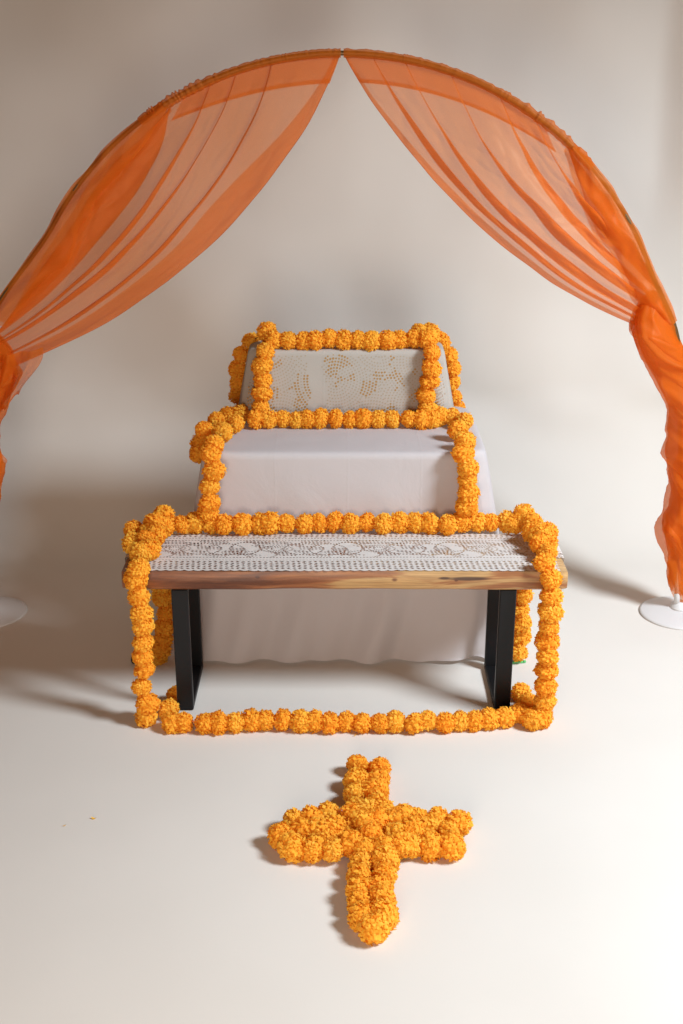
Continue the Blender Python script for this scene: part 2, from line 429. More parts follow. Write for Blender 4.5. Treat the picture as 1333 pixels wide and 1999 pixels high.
def build_drape(D, label, tail_pts, tail_sign, flap=None):
    root = empty('sheer_drape', tuple(arc_pt(D.side * .02)), label, 'drape')
    t = np.linspace(0, 1, 110) ** 1.05
    P = D.surface(t)
    np_obj('curtain_panel', P, grid_faces(*P.shape[:2]), M_voile, root)
    # doubled hem band below the rod
    u = np.linspace(.0, .80, 150); nb = 12
    L0 = .094
    UU, TT = np.meshgrid(u, np.linspace(0, 1, nb), indexing='ij')
    # length of fibre: find t reaching L0
    p0 = D.fibre(UU, 0 * UU); pe = D.fibre(UU, 0 * UU + .25)
    tl = .25 * L0 / np.maximum(np.linalg.norm(pe - p0, axis=-1), .09)
    XZ = D.fibre(UU, TT * tl)
    yy = ARC_Y + .008 + .003 * np.sin(2 * np.pi * (UU * 9.1 + .6 * vnoise(UU * 7, 0 * UU)) + 1) * TT + .004 * fbm(UU * 25, TT * 2)
    B = np.stack([XZ[..., 0], yy, XZ[..., 1]], -1)
    np_obj('header_band', B, grid_faces(*B.shape[:2]), M_voile, root)
    XZ = D.fibre(UU, tl * (.86 + .16 * TT))
    B2 = np.stack([XZ[..., 0], yy + .004, XZ[..., 1]], -1)
    np_obj('hem_stitching', B2, grid_faces(*B2.shape[:2]), M_voile, root)
    # rod pocket: ruffled sleeve round the tube
    n, k = 420, 14
    V_ = np.zeros((n, k, 3))
    for i in range(n):
        f = i / (n - 1); th = D.side * (.004 + (abs(D.th_end) + .03) * f)
        ga = float(sm(f, .52, .66) * (1 - sm(f, .93, 1.0)))
        rip = (.0008 + .0026 * ga) * math.sin(f * 190 + 9 * float(vnoise(f * 21, D.seed + 3))) * (.6 + .6 * float(vnoise(f * 37, D.seed + 8))) + (.0015 + .002 * ga) * float(vnoise(f * 75, D.seed))
        c = arc_pt(th)
        for j in range(k):
            a = 2 * math.pi * j / k
            rr = .0115 + .002 * ga + max(rip, -.003) * (1.0 if math.cos(a) > -.2 else .35)
            dr, dy = rr * math.cos(a) * 1.15, rr * math.sin(a)
            p = arc_pt(th, dr, dy); V_[i, j] = p
    Fp = []
    for i in range(n - 1):
        for j in range(k):
            j2 = (j + 1) % k
            Fp.append((i * k + j, i * k + j2, (i + 1) * k + j2, (i + 1) * k + j))
    np_obj('rod_pocket', V_, np.array(Fp), M_voile, root)
    # extension of the cloth that wraps over the tube between gather and tie
    n, k = 90, 22
    V_ = np.zeros((n, k, 3))
    th1 = abs(D.th_end) - .05
    for i in range(n):
        f = i / (n - 1); th = D.side * (th1 + (R(76) - th1) * f)
        wd = (.020 + .075 * math.sin(math.pi * min(f * .9, 1)) ** .8) * (1 + .18 * float(vnoise(f * 7, D.seed + 2)))
        ov = .012 + .006 * float(vnoise(f * 11, D.seed + 5))
        for j in range(k):
            g = j / (k - 1)
            dr = ov - (wd + ov) * g
            dy = -.02 * math.sin(math.pi * g) - .004 + .004 * math.sin(g * 9 + f * 14) + .006 * float(vnoise(f * 16, g * 4))
            V_[i, j] = arc_pt(th, dr, dy)
    np_obj('outer_fold', V_, grid_faces(n, k), M_voile, root)
    V2 = V_.copy(); V2[:, :, 1] = 2 * ARC_Y - V_[:, :, 1] + .012
    V2[:, :, 0] -= D.side * .012 * np.linspace(0, 1, k)[None, :]
    np_obj('outer_fold', V2, grid_faces(n, k), M_voile, root)
    # twisted tail wound round the post
    ys = np.array([p[0] for p in tail_pts], float); ax = np.array([p[1] for p in tail_pts], float); rd = np.array([p[2] for p in tail_pts], float)
    nz, nth = 150, 190
    turns = 2.6
    V_ = np.zeros((nz, nth, 3))
    for i in range(nz):
        yy = ys[0] + (ys[-1] - ys[0]) * i / (nz - 1)
        xx = np.interp(yy, ys, ax); rr = np.interp(yy, ys, rd)
        c = PY(xx, yy, ARC_Y); mpp = (PY(xx + 1, yy, ARC_Y) - c).x
        rm = rr * mpp
        th = np.linspace(0, turns * 2 * np.pi, nth) + tail_sign * (i / nz) * 5.0
        f = np.linspace(0, 1, nth); v = i / nz
        rdg = lambda x: (1 - np.abs(np.sin(x))) ** 1.6
        wob = 1.2 * vnoise(np.full(nth, v * 6.), th * .35)
        q = (.72 + .28 * f) * (.80 + .28 * rdg(th * 1.0 + tail_sign * 12 * v + wob) + .13 * rdg(th * 1.5 - tail_sign * 6 * v + 2) + .10 * rdg(th * 3 + tail_sign * 30 * v + wob))
        q = q * (1 + .07 * (1 - np.abs(vnoise(th * 1.1 + tail_sign * 16 * v, np.full(nth, v * 7.)))) ** 7)
        q = q * (1 + .05 * vnoise(th * 1.2, np.full(nth, v * 11.)))
        zj = .02 * np.sin(th * 1.0 + v * 5) + (.025 * np.sin(th * 2.3)) * (v > .93)
        V_[i, :, 0] = c.x + rm * q * np.cos(th)
        V_[i, :, 1] = ARC_Y + rm * q * np.sin(th) * .9
        V_[i, :, 2] = c.z + zj
    np_obj('twisted_tail', V_.transpose(1, 0, 2), grid_faces(nth, nz), M_voile, root)
    if flap:
        a, b, c_, d_ = [np.array(PY(p[0], p[1], ARC_Y)) for p in flap]
        s_, t_ = np.meshgrid(np.linspace(0, 1, 30), np.linspace(0, 1, 30), indexing='ij')
        G = ((1 - s_) * (1 - t_))[..., None] * a + (s_ * (1 - t_))[..., None] * b + (s_ * t_)[..., None] * c_ + ((1 - s_) * t_)[..., None] * d_
        G[..., 0] += .012 * np.sin(t_ * 5) * s_
        G[..., 1] += -.05 + .02 * np.sin(s_ * 14 + t_ * 2) + .01 * fbm(s_ * 4, t_ * 4)
        G[..., 2] += .01 * np.sin(s_ * 9) * t_
        np_obj('loose_corner', G, grid_faces(30, 30), M_voile, root)
        G2 = G[:, -3:, :].copy(); G2[..., 1] += .004
        np_obj('loose_corner_hem', G2, grid_faces(30, 3), M_voile, root)
    return root

def th_of(px):
    p = px2(px); return math.atan2(p[0] - ARC_C[0], p[1] - ARC_C[1])
DL = Drape(-1, th_of((290, 222)),
           [(668, 98), (592, 335), (345, 606), (-45, 745)],
           [(450, 145), (420, 330), (235, 572), (-45, 700)],
           [(290, 222), (200, 310), (95, 470), (18, 622)],
           [(.34, .05, .0, .9, -.03), (.52, .06, .25, .7, .05), (.655, .03, .05, .5, -.02), (.86, .20, .0, .30, -.02)],
           lambda t: .03 + .21 * sm(t, .0, .45), 1.7)
build_drape(DL, 'sheer orange curtain swept from the arch top to the left side', [(655, -20, 14), (690, -10, 40), (741, -8, 60), (783, -24, 46), (856, -36, 40), (927, -36, 45), (955, -36, 39), (1025, -46, 40), (1100, -52, 40), (1152, -50, 24)], 1,
            flap=((-5, 690), (90, 672), (52, 764), (-14, 812)))
DR = Drape(1, th_of((1140, 310)),
           [(680, 98), (790, 335), (1005, 548), (1240, 636)],
           [(935, 168), (995, 360), (1130, 480), (1292, 600)],
           [(1140, 310), (1180, 365), (1225, 430), (1262, 520)],
           [(.105, .05, .0, .4, .03), (.225, .09, .10, .7, .02), (.40, .11, .15, .75, .03), (.60, .08, .05, .6, -.03), (.755, .14, .2, .8, .02), (.91, .13, .0, .4, -.02)],
           lambda t: .012 + .045 * sm(t, .0, .5), 4.2)
build_drape(DR, 'sheer orange curtain swept from the arch top to the right side', [(580, 1275, 14), (605, 1268, 30), (640, 1272, 47), (680, 1292, 46), (730, 1316, 43), (776, 1333, 40), (825, 1338, 42), (884, 1342, 42), (930, 1343, 45), (993, 1341, 46), (1042, 1333, 53), (1070, 1332, 44), (1090, 1330, 32), (1133, 1327, 30), (1154, 1325, 22)], -1)

# ------------------------------------------------------------------ bench
BX0, BX1, BYF, BYB, BZT, BZB = -.643, .661, 3.155, 3.458, .470, .411
bench = empty('bench', (0, 3.32, 0), 'wooden live edge bench with black metal U shaped legs', 'bench')
nx, npf = 90, 26
Vb = np.zeros((nx, npf, 3))
for i in range(nx):
    f = i / (nx - 1); x = BX0 + (BX1 - BX0) * f
    yf = BYF + .006 * float(fbm(x * 3.1, 1.3)) ; yb = BYB + .008 * float(fbm(x * 2.7, 9.1))
    zb = BZB + .0035 * float(fbm(x * 3.7, 4.4)); zt = BZT
    inset = .008 * (1 - min(1, min(f, 1 - f) * (nx - 1) / 2.0)) ** 2
    bev = .008
    prof_ = []
    cham = .012 + .004 * float(vnoise(x * 6, 2.2))
    pts_ = [(yf + cham * .55, zt), (yf + .003, zt - cham), (yf + .001, (zt + zb) / 2), (yf + .004, zb + .006), (yf + .011, zb),
            (yb - .01, zb), (yb, zb + .008), (yb, zt - .008), (yb - .008, zt)]
    # resample closed loop
    per = []
    for k, a, b_ in zip((2, 3, 3, 2, 6, 2, 3, 2, 6), pts_, pts_[1:] + pts_[:1]):
        for q in range(k): per.append((a[0] + (b_[0] - a[0]) * q / k, a[1] + (b_[1] - a[1]) * q / k))
    if i == 0: npf = len(per); Vb = np.zeros((nx, npf, 3))
    cy, cz = (yf + yb) / 2, (zt + zb) / 2
    for j, (yy, zz) in enumerate(per):
        Vb[i, j] = (x, yy + (cy - yy) * inset * 3, zz + (cz - zz) * inset * 14)
Fb = []
for i in range(nx - 1):
    for j in range(npf):
        j2 = (j + 1) % npf
        Fb.append((i * npf + j, i * npf + j2, (i + 1) * npf + j2, (i + 1) * npf + j))
slab = mesh_obj('seat_plank', Vb.reshape(-1, 3), Fb + [tuple(range(npf))[::-1], tuple((nx - 1) * npf + j for j in range(npf))], M_wood, bench)
slab.data.set_sharp_from_angle(angle=R(32))
def bar(V, F, x0, x1, y0, y1, z0, z1, bv=.003):
    b = len(V)
    # box with chamfered vertical and horizontal edges (24 verts)
    vs = []
    for sx in (0, 1):
        for sy in (0, 1):
            for sz in (0, 1):
                x, y, z = (x0, x1)[sx], (y0, y1)[sy], (z0, z1)[sz]
                ix, iy, iz = (bv if sx == 0 else -bv), (bv if sy == 0 else -bv), (bv if sz == 0 else -bv)
                vs += [(x, y + iy, z + iz), (x + ix, y, z + iz), (x + ix, y + iy, z)]
    V += vs
    def vi(sx, sy, sz, a): return b + (sx * 4 + sy * 2 + sz) * 3 + a
    for a in (0, 1):
        F.append((vi(a, 0, 0, 0), vi(a, 1, 0, 0), vi(a, 1, 1, 0), vi(a, 0, 1, 0)))
        F.append((vi(0, a, 0, 1), vi(1, a, 0, 1), vi(1, a, 1, 1), vi(0, a, 1, 1)))
        F.append((vi(0, 0, a, 2), vi(1, 0, a, 2), vi(1, 1, a, 2), vi(0, 1, a, 2)))
    for p in (0, 1):
        for q in (0, 1):
            F.append((vi(p, q, 0, 0), vi(p, q, 1, 0), vi(p, q, 1, 1), vi(p, q, 0, 1)))
            F.append((vi(p, 0, q, 0), vi(p, 1, q, 0), vi(p, 1, q, 2), vi(p, 0, q, 2)))
            F.append((vi(0, p, q, 1), vi(1, p, q, 1), vi(1, p, q, 2), vi(0, p, q, 2)))
            for r_ in (0, 1):
                F.append((vi(p, q, r_, 0), vi(p, q, r_, 1), vi(p, q, r_, 2)))
import bmesh
def fix_normals(o):
    bm = bmesh.new(); bm.from_mesh(o.data); bmesh.ops.recalc_face_normals(bm, faces=bm.faces); bm.to_mesh(o.data); bm.free()
for cx in (-.478, .492):
    fr = None
    y0, y1, dp, hw = 3.172, 3.448, .022, .0245
    zt = BZB - .004
    for nm, (a, b_, c_, d_) in (('leg_post', (y0, y0 + dp, .0, zt)), ('leg_post', (y1 - dp, y1, .0, zt)), ('foot_bar', (y0 + dp, y1 - dp, .0, .02)), ('top_plate', (y0 + dp, y1 - dp, zt - .018, zt))):
        V_, F_ = [], []
        bar(V_, F_, cx - hw, cx + hw, a, b_, c_ + .0005, d_)
        o = mesh_obj(nm, V_, F_, M_black, bench, smooth=False); fix_normals(o)

# ------------------------------------------------------------------ white tablecloth
TZ, TYF, TYB, THX, TCX = .716, 3.535, 4.07, .430, .010
def ring(a):
    """a in [0,1) round the rectangle -> unit position (sx,sy) and outward normal; front is a 0..0.25"""
    q = (a * 4) % 4; k = int(q); f = q - k
    s = -1 + 2 * f
    return [((s, -1), (0, -1)), ((1, s), (1, 0)), ((-s, 1), (0, 1)), ((-1, -s), (-1, 0))][k]
na, nt_ = 560, 70
P = np.zeros((na, nt_ + 14, 3))
cyc, hyc = (TYF + TYB) / 2, (TYB - TYF) / 2
for i in range(na):
    a = i / na; (sx, sy), nrm = ring(a)
    # super-ellipse rounding of the corner
    kk = 1 / max((abs(sx) ** 14 + abs(sy) ** 14) ** (1 / 14.), 1e-6)
    sx, sy = sx * kk, sy * kk
    corner = min(1, abs(sx) ** 10 * abs(sy) ** 10 * 3.2)
    for j in range(14):
        q = .05 + .95 * j / 14
        P[i, j] = (TCX + sx * THX * q, cyc + sy * hyc * q, TZ + .0012 * float(vnoise(sx * q * 5, sy * q * 5)))
    for j in range(nt_):
        t = j / (nt_ - 1)
        drop = t * TZ
        rc = .016
        # rounded lip then fall
        if drop < rc * 1.57:
            an = drop / rc; ox, z = rc * math.sin(an), TZ - rc * (1 - math.cos(an))
        else:
            ox, z = rc, TZ - drop + (.57 * rc)
        tt = max(0.0, (TZ - z) / TZ)
        flx = .105 * tt ** .8 + .03 * tt * tt
        fly = (.048 * tt * tt) if sy < 0 else .04 * tt
        X0 = TCX + sx * (THX + flx) + (ox if abs(nrm[0]) else 0) * nrm[0]
        Y0 = cyc + sy * (hyc + fly) + (ox if abs(nrm[1]) else 0) * nrm[1]
        # folds
        if abs(nrm[1]):
            xs = X0 + .11 * max(0, tt - .62) ** 1.4 * 2.2
            amp = .0008 * float(sm(tt, .1, .3)) + .019 * float(sm(tt, .42, .9)) * (.55 + .6 * float(vnoise(xs * 4.1, 7.7)))
            dsp = amp * (math.sin(xs * 44 + 1.1) * .55 + math.sin(xs * 27.3 + 4) * .6 + .5 * float(fbm(xs * 13, 2.5 + tt * .8, 2)))
            dsp += .010 * float(sm(abs(sx), .70, .97)) * float(sm(tt, .1, .7)) * math.sin(abs(sx) * 26)
            dsp += .004 * float(fbm(xs * 3.3, tt * 2.2 + 1, 2)) * float(sm(tt, .03, .2))
        else:
            dsp = .012 * tt * math.sin(Y0 * 21 + 2)
        dsp += -corner * .012 * tt
        X0 += nrm[0] * dsp; Y0 += nrm[1] * dsp
        if t == 1: pass
        hem = .012 * float(sm(X0, .2, .38)) * (1 - float(sm(X0, .46, .5))) + .003 * (1 + float(vnoise(X0 * 9, Y0 * 9)))
        zz = z
        zz = max(z, 0.004 + hem * float(sm(tt, .85, 1)))
        P[i, 14 + j] = (X0, Y0, zz)
tc_ = np_obj('tablecloth', P, grid_faces(na, nt_ + 14, True), M_table)
tag(tc_, 'plain white cloth draped over the table behind the bench', 'tablecloth')
# centre disc of the top
capv = [tuple(P[i, 0]) for i in range(na)]
me = tc_.data
bm = bmesh.new(); bm.from_mesh(me); bm.verts.ensure_lookup_table()
f_ = bm.faces.new([bm.verts[i * (nt_ + 14)] for i in range(0, na)]); f_.smooth = True
bmesh.ops.recalc_face_normals(bm, faces=bm.faces); bm.to_mesh(me); bm.free()

# ------------------------------------------------------------------ printed cloth on the top box
KZ, KYF, KYB, KHX, KCX, KB = .966, 3.875, 4.05, .312, .016, TZ + .004
na2, nt2 = 280, 34
P = np.zeros((na2, nt2 + 8, 3))
cyk, hyk = (KYF + KYB) / 2, (KYB - KYF) / 2
def box_pt(sx, sy, nrm, t):
    drop = t * (KZ - KB); rc = .014
    if drop < rc * 1.57:
        an = drop / rc; ox, z = rc * math.sin(an), KZ - rc * (1 - math.cos(an))
    else: ox, z = rc, KZ - drop + .57 * rc * (1 - t)
    tt = max(0, (KZ - z) / (KZ - KB))
    X0 = KCX + sx * (KHX + .045 * tt ** .8) + ox * nrm[0]
    Y0 = cyk + sy * (hyk + .012 * tt) + ox * nrm[1]
    if abs(nrm[1]):
        Y0 += nrm[1] * (.003 * tt * float(fbm(X0 * 7, tt * 1.5 + 3, 2)) + .006 * tt * float(sm(abs(sx), .75, 1)) * math.sin(abs(sx) * 30))
    else: X0 += nrm[0] * .01 * tt * math.sin(Y0 * 30)
    return X0, Y0, max(z, KB)
for i in range(na2):
    (sx, sy), nrm = ring(i / na2)
    kk = 1 / ((abs(sx) ** 12 + abs(sy) ** 12) ** (1 / 12.)); sx, sy = sx * kk, sy * kk
    for j in range(8):
        q = .06 + .94 * j / 8; P[i, j] = (KCX + sx * KHX * q, cyk + sy * hyk * q, KZ)
    for j in range(nt2): P[i, 8 + j] = box_pt(sx, sy, nrm, j / (nt2 - 1))
pc = np_obj('printed_cloth', P, grid_faces(na2, nt2 + 8, True), M_print)
bm = bmesh.new(); bm.from_mesh(pc.data); bm.verts.ensure_lookup_table()
f_ = bm.faces.new([bm.verts[i * (nt2 + 8)] for i in range(na2)])
bmesh.ops.recalc_face_normals(bm, faces=bm.faces); bm.to_mesh(pc.data); bm.free()
tag(pc, 'ivory cloth printed with bronze dots over the topmost box', 'cloth')
# dots follow arcs of overlapping fans
DV, DF, DM = [], [], []
def add_dot(x, z, r, bold):
    t = (KZ - z) / (KZ - KB)
    sx = (x - KCX) / (KHX + .045 * max(t, 0) ** .8)
    if abs(sx) > .97 or not .07 < t < .97: return
    X0, Y0, Z0 = box_pt(sx, -1, (0, -1), t)
    b = len(DV); Y0 -= .0011
    for k in range(7):
        th = 2 * math.pi * k / 7 + x * 90
        DV.append((x + r * math.cos(th), Y0, z + r * math.sin(th) * 1.05))
    DF.append(tuple(range(b, b + 7))); DM.append(0 if bold else 1)
fans = [(-.245, .965, 3), (-.21, .70, 1), (-.33, .83, 2), (-.02, .865, 3), (.13, .985, 2), (.10, .67, 5), (.26, .78, 3), (.29, .93, 6), (-.09, .99, 2)]
for x_ in np.arange(0, 1, 1): pass
def owner(x, z):
    best = min(range(len(fans)), key=lambda k: math.hypot(x - fans[k][0], (z - fans[k][1]) * 1.0) - .012 * fans[k][2])
    return best
for k, (fx, fz, ph) in enumerate(fans):
    for ring_i in range(1, 24):
        rr = .0105 * ring_i
        nd = max(5, int(2 * math.pi * rr / .0098))
        for q in range(nd):
            th = 2 * math.pi * (q + .5 * (ring_i % 2)) / nd
            x, z = fx + rr * math.cos(th), fz + rr * math.sin(th)
            if owner(x, z) != k: continue
            if -.112 < x < -.048 and abs(x + .083 - .012 * math.sin(z * 40)) < .03: continue       # plain stripe
            nb = float(vnoise(ring_i * .55 + ph * 3, th * 1.3 + ph)); nb2 = float(vnoise(x * 16 + 3, z * 16))
            bold = nb + .9 * nb2 > .42
            if not bold and nb2 + .4 * nb < -.85 : continue
            add_dot(x, z, (.0036 if bold else .0024) * random.uniform(.8, 1.1), bold)
dots = mesh_obj('printed_dots', DV, DF, M_bold, pc, smooth=False)
dots.data.materials.append(M_faint)
dots.data.polygons.foreach_set('material_index', DM)
tag(dots, kind='stuff')

# ------------------------------------------------------------------ lace runner
cell = .00195
x0l, x1l = BX0 - .15, BX1 + .155
ncx, ncy = int((x1l - x0l) / cell), int(.325 / cell)
xs = x0l + (np.arange(ncx) + .5) * cell; vs = (np.arange(ncy) + .5) * cell
XX, VV = np.meshgrid(xs, vs, indexing='ij')
per_ = .312
xm = np.mod(XX - .08, per_)
hole = np.zeros(XX.shape, bool)
sc = lambda p: .31 - .31 * p
mid = .158
# scalloped edges: remove cells beyond the scallop
LW = .325
scal = .006 * np.abs(np.sin(np.pi * XX / .027)) + .0015
hole |= VV < (.0075 - scal); hole |= VV > LW - (.0075 - scal)
vb = np.minimum(VV, LW - VV + .045)                   # distance from nearest edge
# border: rows of slanted slits like twisted cords
row = np.floor((vb - .012) / .0142); fr_ = np.mod(vb - .012, .0142) / .0142
slant = np.where(np.mod(row, 2) == 0, 1.0, 1.0)
ph_ = np.mod(XX + vb * .75 * slant + row * .007, .0165) / .0165
wv = .13 * np.sin(XX * 2 * np.pi / .0625 + row * 2.1)
hole |= (vb > .012) & (vb < .082) & (fr_ > .22 + wv * .5) & (fr_ < .80 + wv) & (ph_ > .24) & (ph_ < .70)
hole |= (vb > .089) & (vb < .0925) & (np.mod(XX, .010) > .0045)
hole |= (vb > .109) & (vb < .1125) & (np.mod(XX, .010) > .0045)
inn = (VV > .116) & (VV < .262)
cl = [(.015, .243, .052, .020, 1), (.085, .226, .034, .017, 1), (.150, .246, .050, .016, 1), (.135, .196, .042, .021, 1), (.232, .178, .030, .023, 1), (.212, .150, .036, .021, 1),
      (.282, .244, .036, .018, 1), (.062, .142, .034, .017, 1), (.110, .160, .024, .014, 1), (.300, .206, .026, .018, 1), (.165, .132, .036, .013, 1), (.268, .134, .030, .014, 1)]
for (cx, cv, rx, rv, dr) in cl:
    for off in (-per_, 0, per_):
        dx, dv = (xm - cx - off), (VV - cv)
        dxr = dx + dr * dv * .9
        ins = (np.abs(dxr / rx) ** 1.7 + np.abs(dv / rv) ** 2) < 1 + .3 * np.sin(dx * 190 + cx * 50)
        hr = np.floor(dv / .0118 + .5); hf = np.mod(dv / .0118 + .5, 1)
        hp = np.mod(dx + dv * .8 + hr * .0045, .0118) / .0118
        hole |= inn & ins & (hf > .2) & (hf < .8) & (hp > .26) & (hp < .76)
# small eyelets along curves
for (cx, cv, r0, asp, st) in [(.035, .186, .016, .8, .008), (.035, .186, .032, .70, .0085), (.035, .186, .048, .62, .009), (.19, .180, .055, .9, .010), (.25, .19, .045, 1.2, .010), (.115, .185, .060, .8, .010), (.30, .14, .05, .6, .010)]:
    for off in (-per_, 0, per_):
        dx, dv = xm - cx - off, (VV - cv) / asp
        rr = np.hypot(dx, dv); an = np.arctan2(dv, dx)
        hole |= inn & (np.abs(rr - r0) < .0032) & (np.mod(an * r0, st) > st * .52)
# ends hang down in scalloped points
hang = np.maximum(BX0 - XX, XX - BX1)
hole &= ~((hang > .004) & (np.sin(XX * 330) * np.sin(VV * 300) > -.2))
hole |= (hang > -.022) & (VV < .11)
hole |= hang > .105 + .02 * np.sin(VV * 31 + 1) + .010 * np.abs(np.sin(VV * 90))
gx = x0l + np.arange(ncx + 1) * cell; gv = np.arange(ncy + 1) * cell
GX, GV = np.meshgrid(gx, gv, indexing='ij')
hg = np.maximum(BX0 - .002 - GX, GX - (BX1 + .002))
onx = np.clip(GX, BX0 - .002, BX1 + .002)
gy = BYF + .006 + GV * .905 + .0015 * np.sin(GX * 9)
lift = .0022 + .0006 * fbm(GX * 30, GV * 30, 2)
zz = BZT + lift - np.clip(hg, 0, 1)
outw = np.where(hg > 0, .004 + (.004 + GV * .045) * sm(hg, .02, .10) + .005 * np.sin(GV * 40) * sm(hg, 0, .1), 0) * np.sign(GX)
LP = np.stack([onx + outw, gy + np.where(hg > 0, hg * .25 * (.16 - GV) , 0), zz], -1)
fc = grid_faces(ncx + 1, ncy + 1)
keep = ~hole.reshape(-1)
lace = np_obj('lace_runner', LP, fc[keep], M_lace)
bm = bmesh.new(); bm.from_mesh(lace.data)
bmesh.ops.delete(bm, geom=[v for v in bm.verts if not v.link_faces], context='VERTS'); bm.to_mesh(lace.data); bm.free()
tag(lace, 'cream lace runner laid along the wooden bench top', 'table runner')

# ------------------------------------------------------------------ marigold heads
FR = .0320
def flower_mesh(idx):
    rg = random.Random(100 + idx)
    V, F, Tn = [], [], []
    # core
    bm = bmesh.new(); bmesh.ops.create_icosphere(bm, subdivisions=2, radius=FR * .87)
    for v in bm.verts: V.append(tuple(v.co)); Tn.append(.50)
    bm.verts.index_update()
    for f in bm.faces: F.append(tuple(v.index for v in f.verts))
    bm.free()
    n = 430
    lob = [Vector((rg.gauss(0, 1), rg.gauss(0, 1), rg.gauss(0, 1))).normalized() for _ in range(5)]
    tuft = [Vector((rg.gauss(0, 1), rg.gauss(0, 1), rg.gauss(0, 1))).normalized() for _ in range(3)]
    for k in range(n):
        zc = 1 - 2 * (k + .5) / n; ph = k * 2.399963 + rg.uniform(-.25, .25)
        rr = math.sqrt(max(0, 1 - zc * zc))
        d = Vector((rr * math.cos(ph), rr * math.sin(ph), zc + rg.uniform(-.06, .06))).normalized()
        bulge = 1 + sum(.07 * max(0, d.dot(l)) ** 3 for l in lob[:3]) - sum(.10 * max(0, d.dot(l)) ** 6 for l in lob[3:])
        tip = FR * rg.uniform(.90, 1.06) * bulge
        if rg.random() < .05: tip *= 1.10
        # lean the petal
        side = d.cross(Vector((rg.gauss(0, 1), rg.gauss(0, 1), rg.gauss(0, 1)))).normalized()
        nrm = d.cross(side).normalized()
        lean = rg.uniform(-.35, .35)
        w_t = FR * rg.uniform(.07, .14); w_b = FR * .06
        b = len(V)
        base = d * FR * .74
        tc = d * tip + nrm * lean * FR * .35
        tone = .55 + rg.gauss(0, .08) - .12 * max(max(0, d.dot(t)) ** 8 for t in tuft)
        tang = (side * rg.uniform(-.8, .8) + nrm * rg.choice((-1, 1))).normalized()   # way the ruffle lies
        side = d.cross(tang).normalized()
        ln = FR * rg.uniform(.20, .34); lift = rg.uniform(.98, 1.06)
        rows = (d * tip * .86, d * tip * .975 + tang * ln * .45, d * tip * lift + tang * ln)
        for r_ in range(3):
            f = r_ / 2; c = rows[r_]
            wd = (w_t * .55, w_t, w_t * rg.uniform(.7, 1.15))[r_]
            for q in (-1, 0, 1):
                e = d * (FR * (rg.uniform(-.03, .05) if r_ == 2 else .03 * (q == 0)))
                V.append(tuple(c + side * wd * q + e)); Tn.append(min(1, max(0, tone + .16 * (f - .5))))
        for r_ in range(2):
            for q in range(2):
                a0 = b + r_ * 3 + q; F.append((a0, a0 + 1, a0 + 4, a0 + 3))
    VA = np.array(V)
    for k, f in enumerate(F):                     # wind every face outwards
        p = VA[list(f)]; nf = np.cross(p[1] - p[0], p[2] - p[0])
        if nf.dot(p.mean(0)) < 0: F[k] = tuple(reversed(f))
    me = bpy.data.meshes.new('flower_head'); me.from_pydata(V, [], F); me.update()
    at = me.attributes.new('tint', 'FLOAT', 'POINT'); at.data.foreach_set('value', Tn)
    me.materials.append(M_petal)
    me.polygons.foreach_set('use_smooth', [True] * len(me.polygons))
    return me
FM = [flower_mesh(i) for i in range(9)]
frnd = random.Random(33)
def place_flower(p, parent, axis, sc=1.0, squash=.90):
    me = FM[frnd.randrange(len(FM))]
    o = bpy.data.objects.new('flower_head', me); C.objects.link(o)
    o.parent = parent
    # random spin of the head, then squash along the string
    A = axis.normalized() if axis.length > 1e-6 else Vector((1, 0, 0))
    Qr = Euler((frnd.uniform(0, 6.28), frnd.uniform(0, 6.28), frnd.uniform(0, 6.28))).to_matrix()
    T = A.to_track_quat('Z', 'Y').to_matrix()
    sq = Matrix.Diagonal((1, 1, squash * frnd.uniform(.80, 1.10)))
    s = sc * frnd.choice((frnd.uniform(.90, .99), frnd.uniform(.96, 1.06), frnd.uniform(1.0, 1.11)))
    M = (T @ sq @ T.transposed() @ Qr) * s
    o.matrix_parent_inverse = Matrix.Identity(4)
    o.matrix_basis = Matrix.Translation(p - parent.location) @ M.to_4x4()
    return o
def garland(pts, label, sc=1.0, group=None, string=True, jit=.0038):
    pts = [Vector(p) + Vector((frnd.gauss(0, jit), frnd.gauss(0, jit), frnd.gauss(0, jit * .5))) for p in pts]
    lo = min(p.z for p in pts)
    mid_ = pts[len(pts) // 2]
    root = empty('marigold_garland', (mid_.x, mid_.y, lo - .02), label, 'garland', group)
    n = len(pts)
    for i, p in enumerate(pts):
        ax = pts[min(i + 1, n - 1)] - pts[max(i - 1, 0)]
        place_flower(p, root, ax, sc)
    if string:
        V_, F_ = sweep(pts, .0013, 6); mesh_obj('string', V_, F_, M_string, root)
    return root
def pz(lst, z): return [PZ(x, y, z) for x, y in lst]
def py(lst, Y): return [PY(x, y, Y) for x, y in lst]
def mixp(lst):
    """(x, y, 'z'|'y', value)"""
    return [PZ(a, b, v) if k == 'z' else PY(a, b, v) for a, b, k, v in lst]

GT = 'marigold strands around the bench and draped tables'
